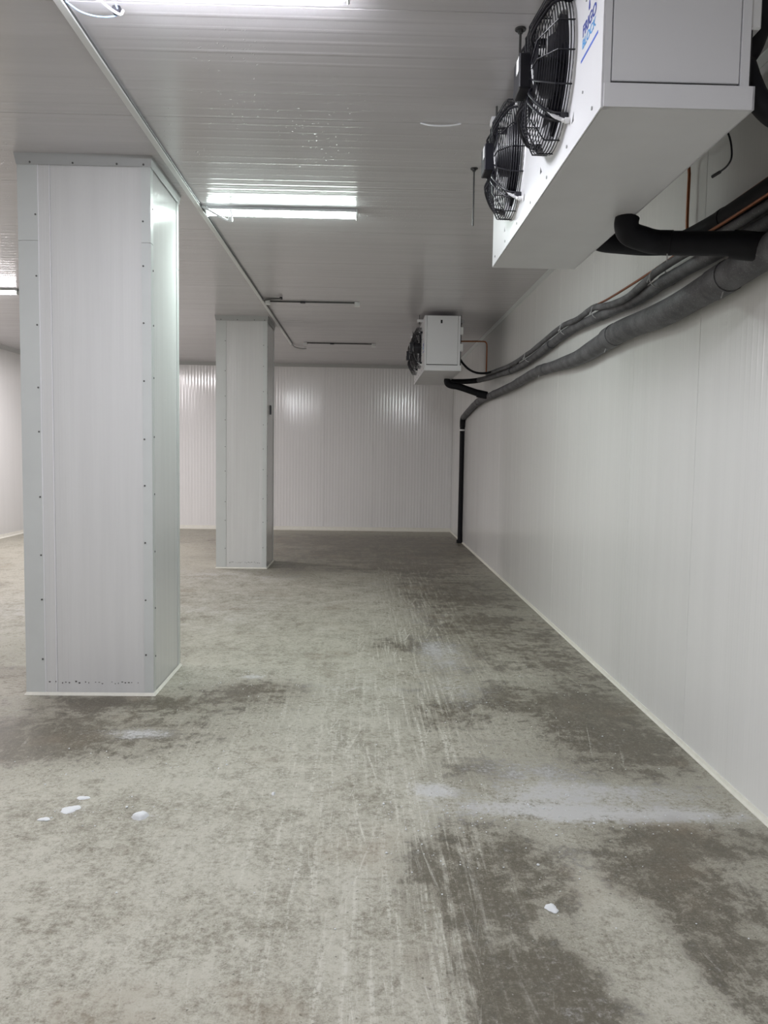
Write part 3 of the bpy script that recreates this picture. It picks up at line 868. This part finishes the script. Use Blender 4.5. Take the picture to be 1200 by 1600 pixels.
t = thing('copper_pipe', (0, 0, 0), 'bare copper pipe running along the top of the upper wall bundle', 'pipe')
pipe('pipe', [(1.585, 1.0, 2.565), (1.580, 2.6, 2.552), (1.575, 3.40, 2.547), (1.578, 3.75, 2.552), (1.60, 4.1, 2.560), (1.612, 4.4, 2.561), (1.615, 4.8, 2.560), (1.615, 5.3, 2.563), (1.615, 5.55, 2.572), (1.625, 5.8, 2.585)], .0075, M['copper'], t, 6, 8)
t = thing('copper_riser', (0, 0, 0), 'short copper pipe dropping from behind near cooler onto the black pipe', 'pipe')
pipe('pipe', [(1.10, 4.13, 3.02), (1.4, 4.13, 3.02), (1.61, 4.13, 3.02), (1.643, 4.13, 2.99), (1.645, 4.13, 2.85), (1.645, 4.128, 2.70), (1.647, 4.10, 2.672), (1.65, 3.9, 2.668), (1.648, 3.6, 2.66), (1.647, 2.0, 2.668)], .0085, M['copper'], t, 4, 8)
t = thing('copper_drop', (0, 0, 0), 'small copper pipe bent down from back of far cooler to the bundle', 'pipe')
pipe('pipe', [(1.10, 9.9, 2.915), (1.25, 9.9, 2.918), (1.44, 9.9, 2.92), (1.475, 9.9, 2.91), (1.49, 9.9, 2.87), (1.492, 9.9, 2.7), (1.495, 9.93, 2.55)], .009, M['copper'], t, 4, 8)

# pipe loops behind the near cooler
t = thing('header_pipe', (0, 0, 0), 'black insulated pipe curving behind near cooler at the upper right frame corner', 'pipe')
pipe('pipe', [(1.12, 2.47, 3.05), (1.145, 2.46, 2.95), (1.166, 2.45, 2.88), (1.172, 2.45, 2.83), (1.162, 2.45, 2.78), (1.138, 2.45, 2.725), (1.10, 2.47, 2.68)], .034, M['rubber'], t, 6, 14)
pipe('pipe', [(1.09, 2.47, 2.75), (1.124, 2.45, 2.70), (1.152, 2.45, 2.638), (1.185, 2.45, 2.583), (1.25, 2.44, 2.53), (1.36, 2.42, 2.52), (1.48, 2.34, 2.52), (1.52, 2.1, 2.53), (1.52, 1.2, 2.53)], .034, M['rubber'], t, 6, 14)
t = thing('dangling_wire', (0, 0, 0), 'thin black wire dangling behind the near cooler against the wall', 'wire')
pipe('wire', [(1.11, 2.92, 2.76), (1.25, 2.92, 2.74), (1.30, 2.92, 2.68), (1.306, 2.897, 2.60), (1.30, 2.913, 2.566), (1.285, 2.964, 2.552)], .0035, M['black'], t, 5, 6)
obj('tip', cyl(bmesh.new(), (1.29, 2.95, 2.555), (1.276, 2.985, 2.549), .006, n=8), M['black'], t, True)

# ------------------------------------------------------------------ lumps of frost on the floor
def lump(x, y, rx, ry, h, seed, label, cat='frost lump'):
    rr = random.Random(seed)
    bm = bmesh.new()
    bmesh.ops.create_icosphere(bm, subdivisions=3, radius=1.0)
    ph = [rr.uniform(0, 6.28) for _ in range(6)]
    for v in bm.verts:
        c = v.co
        a = math.atan2(c.y, c.x)
        k = 1 + .16 * math.sin(2 * a + ph[0]) + .12 * math.sin(3 * a + ph[1]) + .07 * math.sin(7 * a + ph[2]) + .05 * math.sin(9 * c.z + ph[3])
        z = max(0.0, c.z) * h * (1 + .25 * math.sin(3 * a + ph[4]) * (1 - c.z))
        v.co = (c.x * k * rx, c.y * k * ry, z + .0005)
    bmesh.ops.remove_doubles(bm, verts=bm.verts, dist=1e-5)
    o = obj('frost_lump', bm, M['ice'], None, True)
    o.location = (x, y, 0)
    return tag(o, label, cat)
lump(-.905, 3.15, .028, .030, .022, 1, 'largest white frost lump on the floor in front of the near column')
lump(-1.214, 3.216, .036, .034, .007, 2, 'flat white frost flake left of the largest frost lump')
lump(-1.285, 3.125, .022, .018, .006, 3, 'small white frost flake nearest the left edge of the floor')
lump(-1.20, 3.326, .024, .018, .006, 4, 'white frost flake lying just behind the flat flake')
lump(.638, 2.501, .022, .024, .008, 5, 'white frost spot on the dark floor patch at lower right')
lump(-.387, 3.374, .009, .010, .009, 6, 'tiny white chip alone on the bare floor left of the wear track')
# loose crumbs
rr = random.Random(21)
bm = bmesh.new()
for cx, cy, sx, sy, n in ((.45, 3.28, .28, .12, 90), (1.15, 3.12, .35, .05, 60), (-.75, 5.1, .25, .15, 50), (-1.1, 3.7, .4, .15, 40), (.5, 2.75, .3, .3, 50), (0, 4.2, .8, 1.2, 60), (-1.05, 3.2, .2, .1, 20), (1.2, 4.6, .3, .7, 40)):
    for _ in range(n):
        x, y = rr.gauss(cx, sx), rr.gauss(cy, sy)
        if x > WX - .06 or (-2.1 < x < -1.25 and 4.73 < y < 5.5): continue
        s = rr.uniform(.0015, .004) * (1.6 if rr.random() < .1 else 1)
        r = bmesh.ops.create_icosphere(bm, subdivisions=1, radius=s)
        bmesh.ops.scale(bm, vec=(1, rr.uniform(.6, 1.4), .6), verts=r['verts'])
        bmesh.ops.translate(bm, vec=(x, y, s * .5), verts=r['verts'])
tag(obj('frost_crumbs', bm, M['ice']), 'loose white crumbs of frost scattered over the floor', 'crumbs', kind='stuff')
